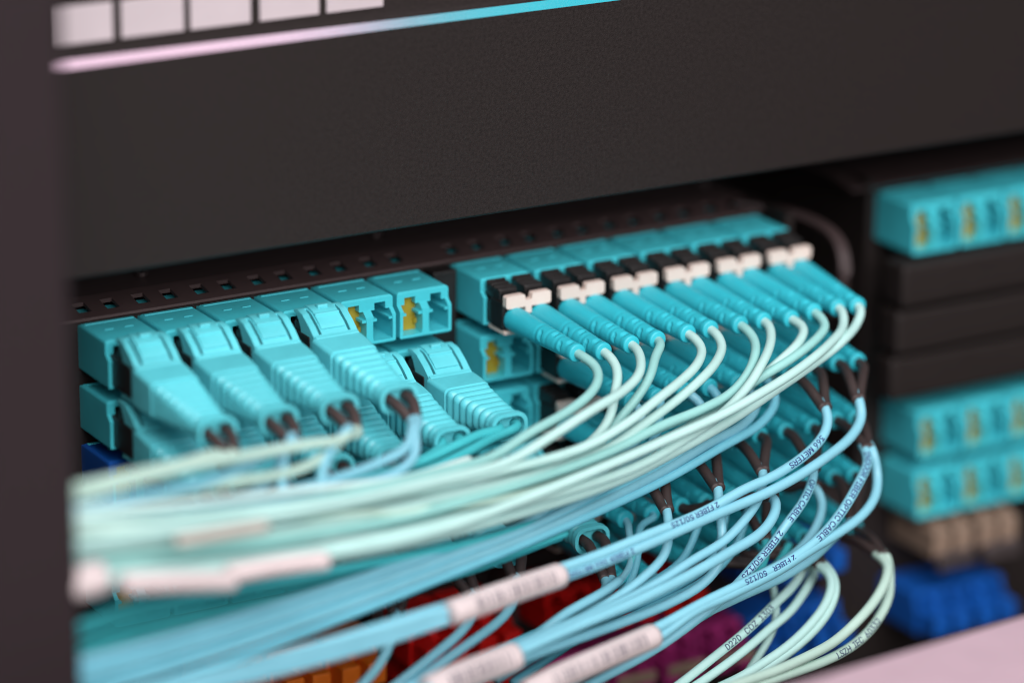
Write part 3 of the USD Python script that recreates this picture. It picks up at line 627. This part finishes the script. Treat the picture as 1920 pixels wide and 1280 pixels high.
more = [
 ('sky', .95, -62, -88, [(655, 800), (618, 845), (602, 900), (596, 950), (540, 985), (380, 1010), (140, 1030), (-40, 1050)], 'light blue cable looping straight down below the third top-row ribbed connector'),
 ('sky', .95, -62, -88, [(548, 815), (532, 862), (527, 925), (500, 970), (350, 1000), (140, 1022), (-40, 1040)], 'light blue cable looping straight down below the second top-row ribbed connector'),
 ('mint', .85, -64, -90.5, [(1060, 882), (930, 905), (760, 925), (560, 945), (330, 965), (140, 972), (-40, 985)], 'thin mint cable along the top edge of the left bundle'),
 ('mint_deep', .85, -62, -86, [(1090, 862), (950, 890), (790, 930), (560, 985), (330, 1035), (140, 1062), (-40, 1085)], 'thin deep mint cable slanting across the middle of the left bundle'),
 ('pale', .85, -66, -90, [(1120, 880), (980, 925), (800, 955), (560, 968), (330, 990), (140, 995), (-40, 1005)], 'thin pale cable crossing the upper middle of the left bundle'),
 ('mint', .85, -66, -91, [(1150, 890), (1000, 950), (820, 1000), (600, 1040), (330, 1060), (140, 1058), (-40, 1065)], 'thin mint cable along the lower edge of the left bundle'),
 ('sky_deep', .9, -62, -84, [(1110, 905), (960, 950), (780, 985), (560, 1000), (330, 1030), (140, 1068), (-40, 1100)], 'thin deep blue cable showing through the middle of the left bundle'),
 ('milk', .75, -66, -90, [(1000, 868), (860, 912), (700, 935), (500, 962), (300, 985), (140, 985), (-40, 995)], 'thin whitish cable along the upper middle of the left bundle'),
 ('milk', .75, -66, -90.5, [(1090, 905), (900, 968), (700, 1000), (480, 1020), (300, 1035), (140, 1040), (-40, 1048)], 'thin whitish cable through the lower middle of the left bundle'),
 ('milk', .7, -63, -90, [(880, 860), (760, 895), (600, 915), (420, 935), (260, 950), (140, 958), (-40, 970)], 'thin whitish cable just under the pale looping cables at left'),
 ('sky_deep', .85, -56, -74, [(1404, 925), (1396, 980), (1376, 1030), (1330, 1080), (1200, 1148), (1060, 1205), (930, 1262), (800, 1320)], 'deep blue cable running behind the bright ones at lower centre, lowest start'),
 ('sky_deep', .85, -56, -72, [(1362, 950), (1354, 1000), (1325, 1060), (1240, 1115), (1090, 1172), (950, 1232), (820, 1290)], 'deep blue cable running behind the bright ones at lower centre, second from right'),
 ('teal', .85, -56, -72, [(1480, 1020), (1455, 1060), (1400, 1100), (1280, 1165), (1120, 1240), (980, 1310)], 'teal cable behind the twin printed cables at lower centre'),
 ('teal', .8, -56, -68, [(1190, 1030), (1180, 1075), (1130, 1110), (1037, 1166), (940, 1228), (850, 1290)], 'thin teal cable dropping in front of the red adapters'),
 ('sky_deep', .85, -56, -70, [(1316, 962), (1304, 1000), (1280, 1048), (1220, 1092), (1120, 1142), (1000, 1188), (880, 1245), (760, 1310)], 'deep blue cable behind the bright ones at lower centre, leftmost start'),
]
for mt, rr, ya, yb, w, lab in more:
    tagmesh('loose_cable', tube(cr([at(x, y, ya+(yb-ya)*j/(len(w)-1)) for j, (x, y) in enumerate(w)]), rr, 12), mt, lab, 'cable')

# ---------------------------------------------------------------- white label sleeves
def sleeve(label, pts, r, mat='sleeve', bars=True):
    P = cr([at(*p) for p in pts], .8); o = P[0]
    t = thing('label_sleeve', label, 'label sleeve', o, 'white label sleeves on the cables')
    rr = np.full(len(P), r); rr[0] = rr[-1] = r*.9
    part(t, 'sleeve_body', (lambda a: (a[0]-o, a[1], a[2]))(tube(P, rr, 20)), mat)
    if bars:
        T, N, B = frames(P); out = np.array([-.42, -.85, .32]); g = random.Random(len(label)); vs, fs = [], []
        s = np.r_[0, np.cumsum(np.linalg.norm(np.diff(P, axis=0), axis=1))]; q = s[-1]*.12
        while q < s[-1]*.82:
            w = g.choice((.3, .3, .5, .8)); i = min(np.searchsorted(s, q), len(P)-2)
            n = out-T[i]*(T[i]@out); n /= np.linalg.norm(n); u = np.cross(n, T[i])
            for j, ph in enumerate(np.linspace(-.55, .45, 5)):
                for e in (0, w): vs.append(P[i]+T[i]*(q-s[i]+e)+(r+.03)*(math.cos(ph)*n+math.sin(ph)*u)-o)
            b = len(vs)-10
            for j in range(4): fs += [[b+2*j, b+2*j+1, b+2*j+3], [b+2*j, b+2*j+3, b+2*j+2]]
            q += w+g.choice((.3, .5, .9))
        part(t, 'printed_bars', (np.array(vs), np.array(fs), None), 'inkpale')
sleeve('white printed sleeve around two light blue cables, in front of the red adapters', [(1052, 1077, -79.5), (945, 1113, -83), (843, 1150, -85.5)], 2.55)
sleeve('white printed sleeve around the twin INDOOR cable, above the magenta adapters', [(1228, 1190, -88), (1140, 1228, -90.5), (1040, 1272, -93), (985, 1300, -94.5)], 2.55)
sleeve('white sleeve on the light blue bundle at the bottom edge, left of the magenta adapters', [(968, 1228, -87), (870, 1265, -89), (800, 1295, -91)], 2.9)
sleeve('blurred pinkish sleeve at lower left, shorter and nearest the post', [(192, 1080, -93), (120, 1098, -94)], 3.2, bars=False)
sleeve('blurred pinkish sleeve at lower left, long one beside the short one', [(438, 1088, -92), (330, 1090, -93), (228, 1094, -94)], 2.0, bars=False)
sleeve('blurred pinkish sleeve at lower left, upper one of the long pair', [(612, 1050, -88), (520, 1060, -89), (425, 1076, -90)], 1.9, bars=False)
sleeve('blurred beige sleeve among the mint cables at left', [(500, 985, -92), (420, 998, -93), (330, 1015, -94)], 1.2, mat='beige_label', bars=False)
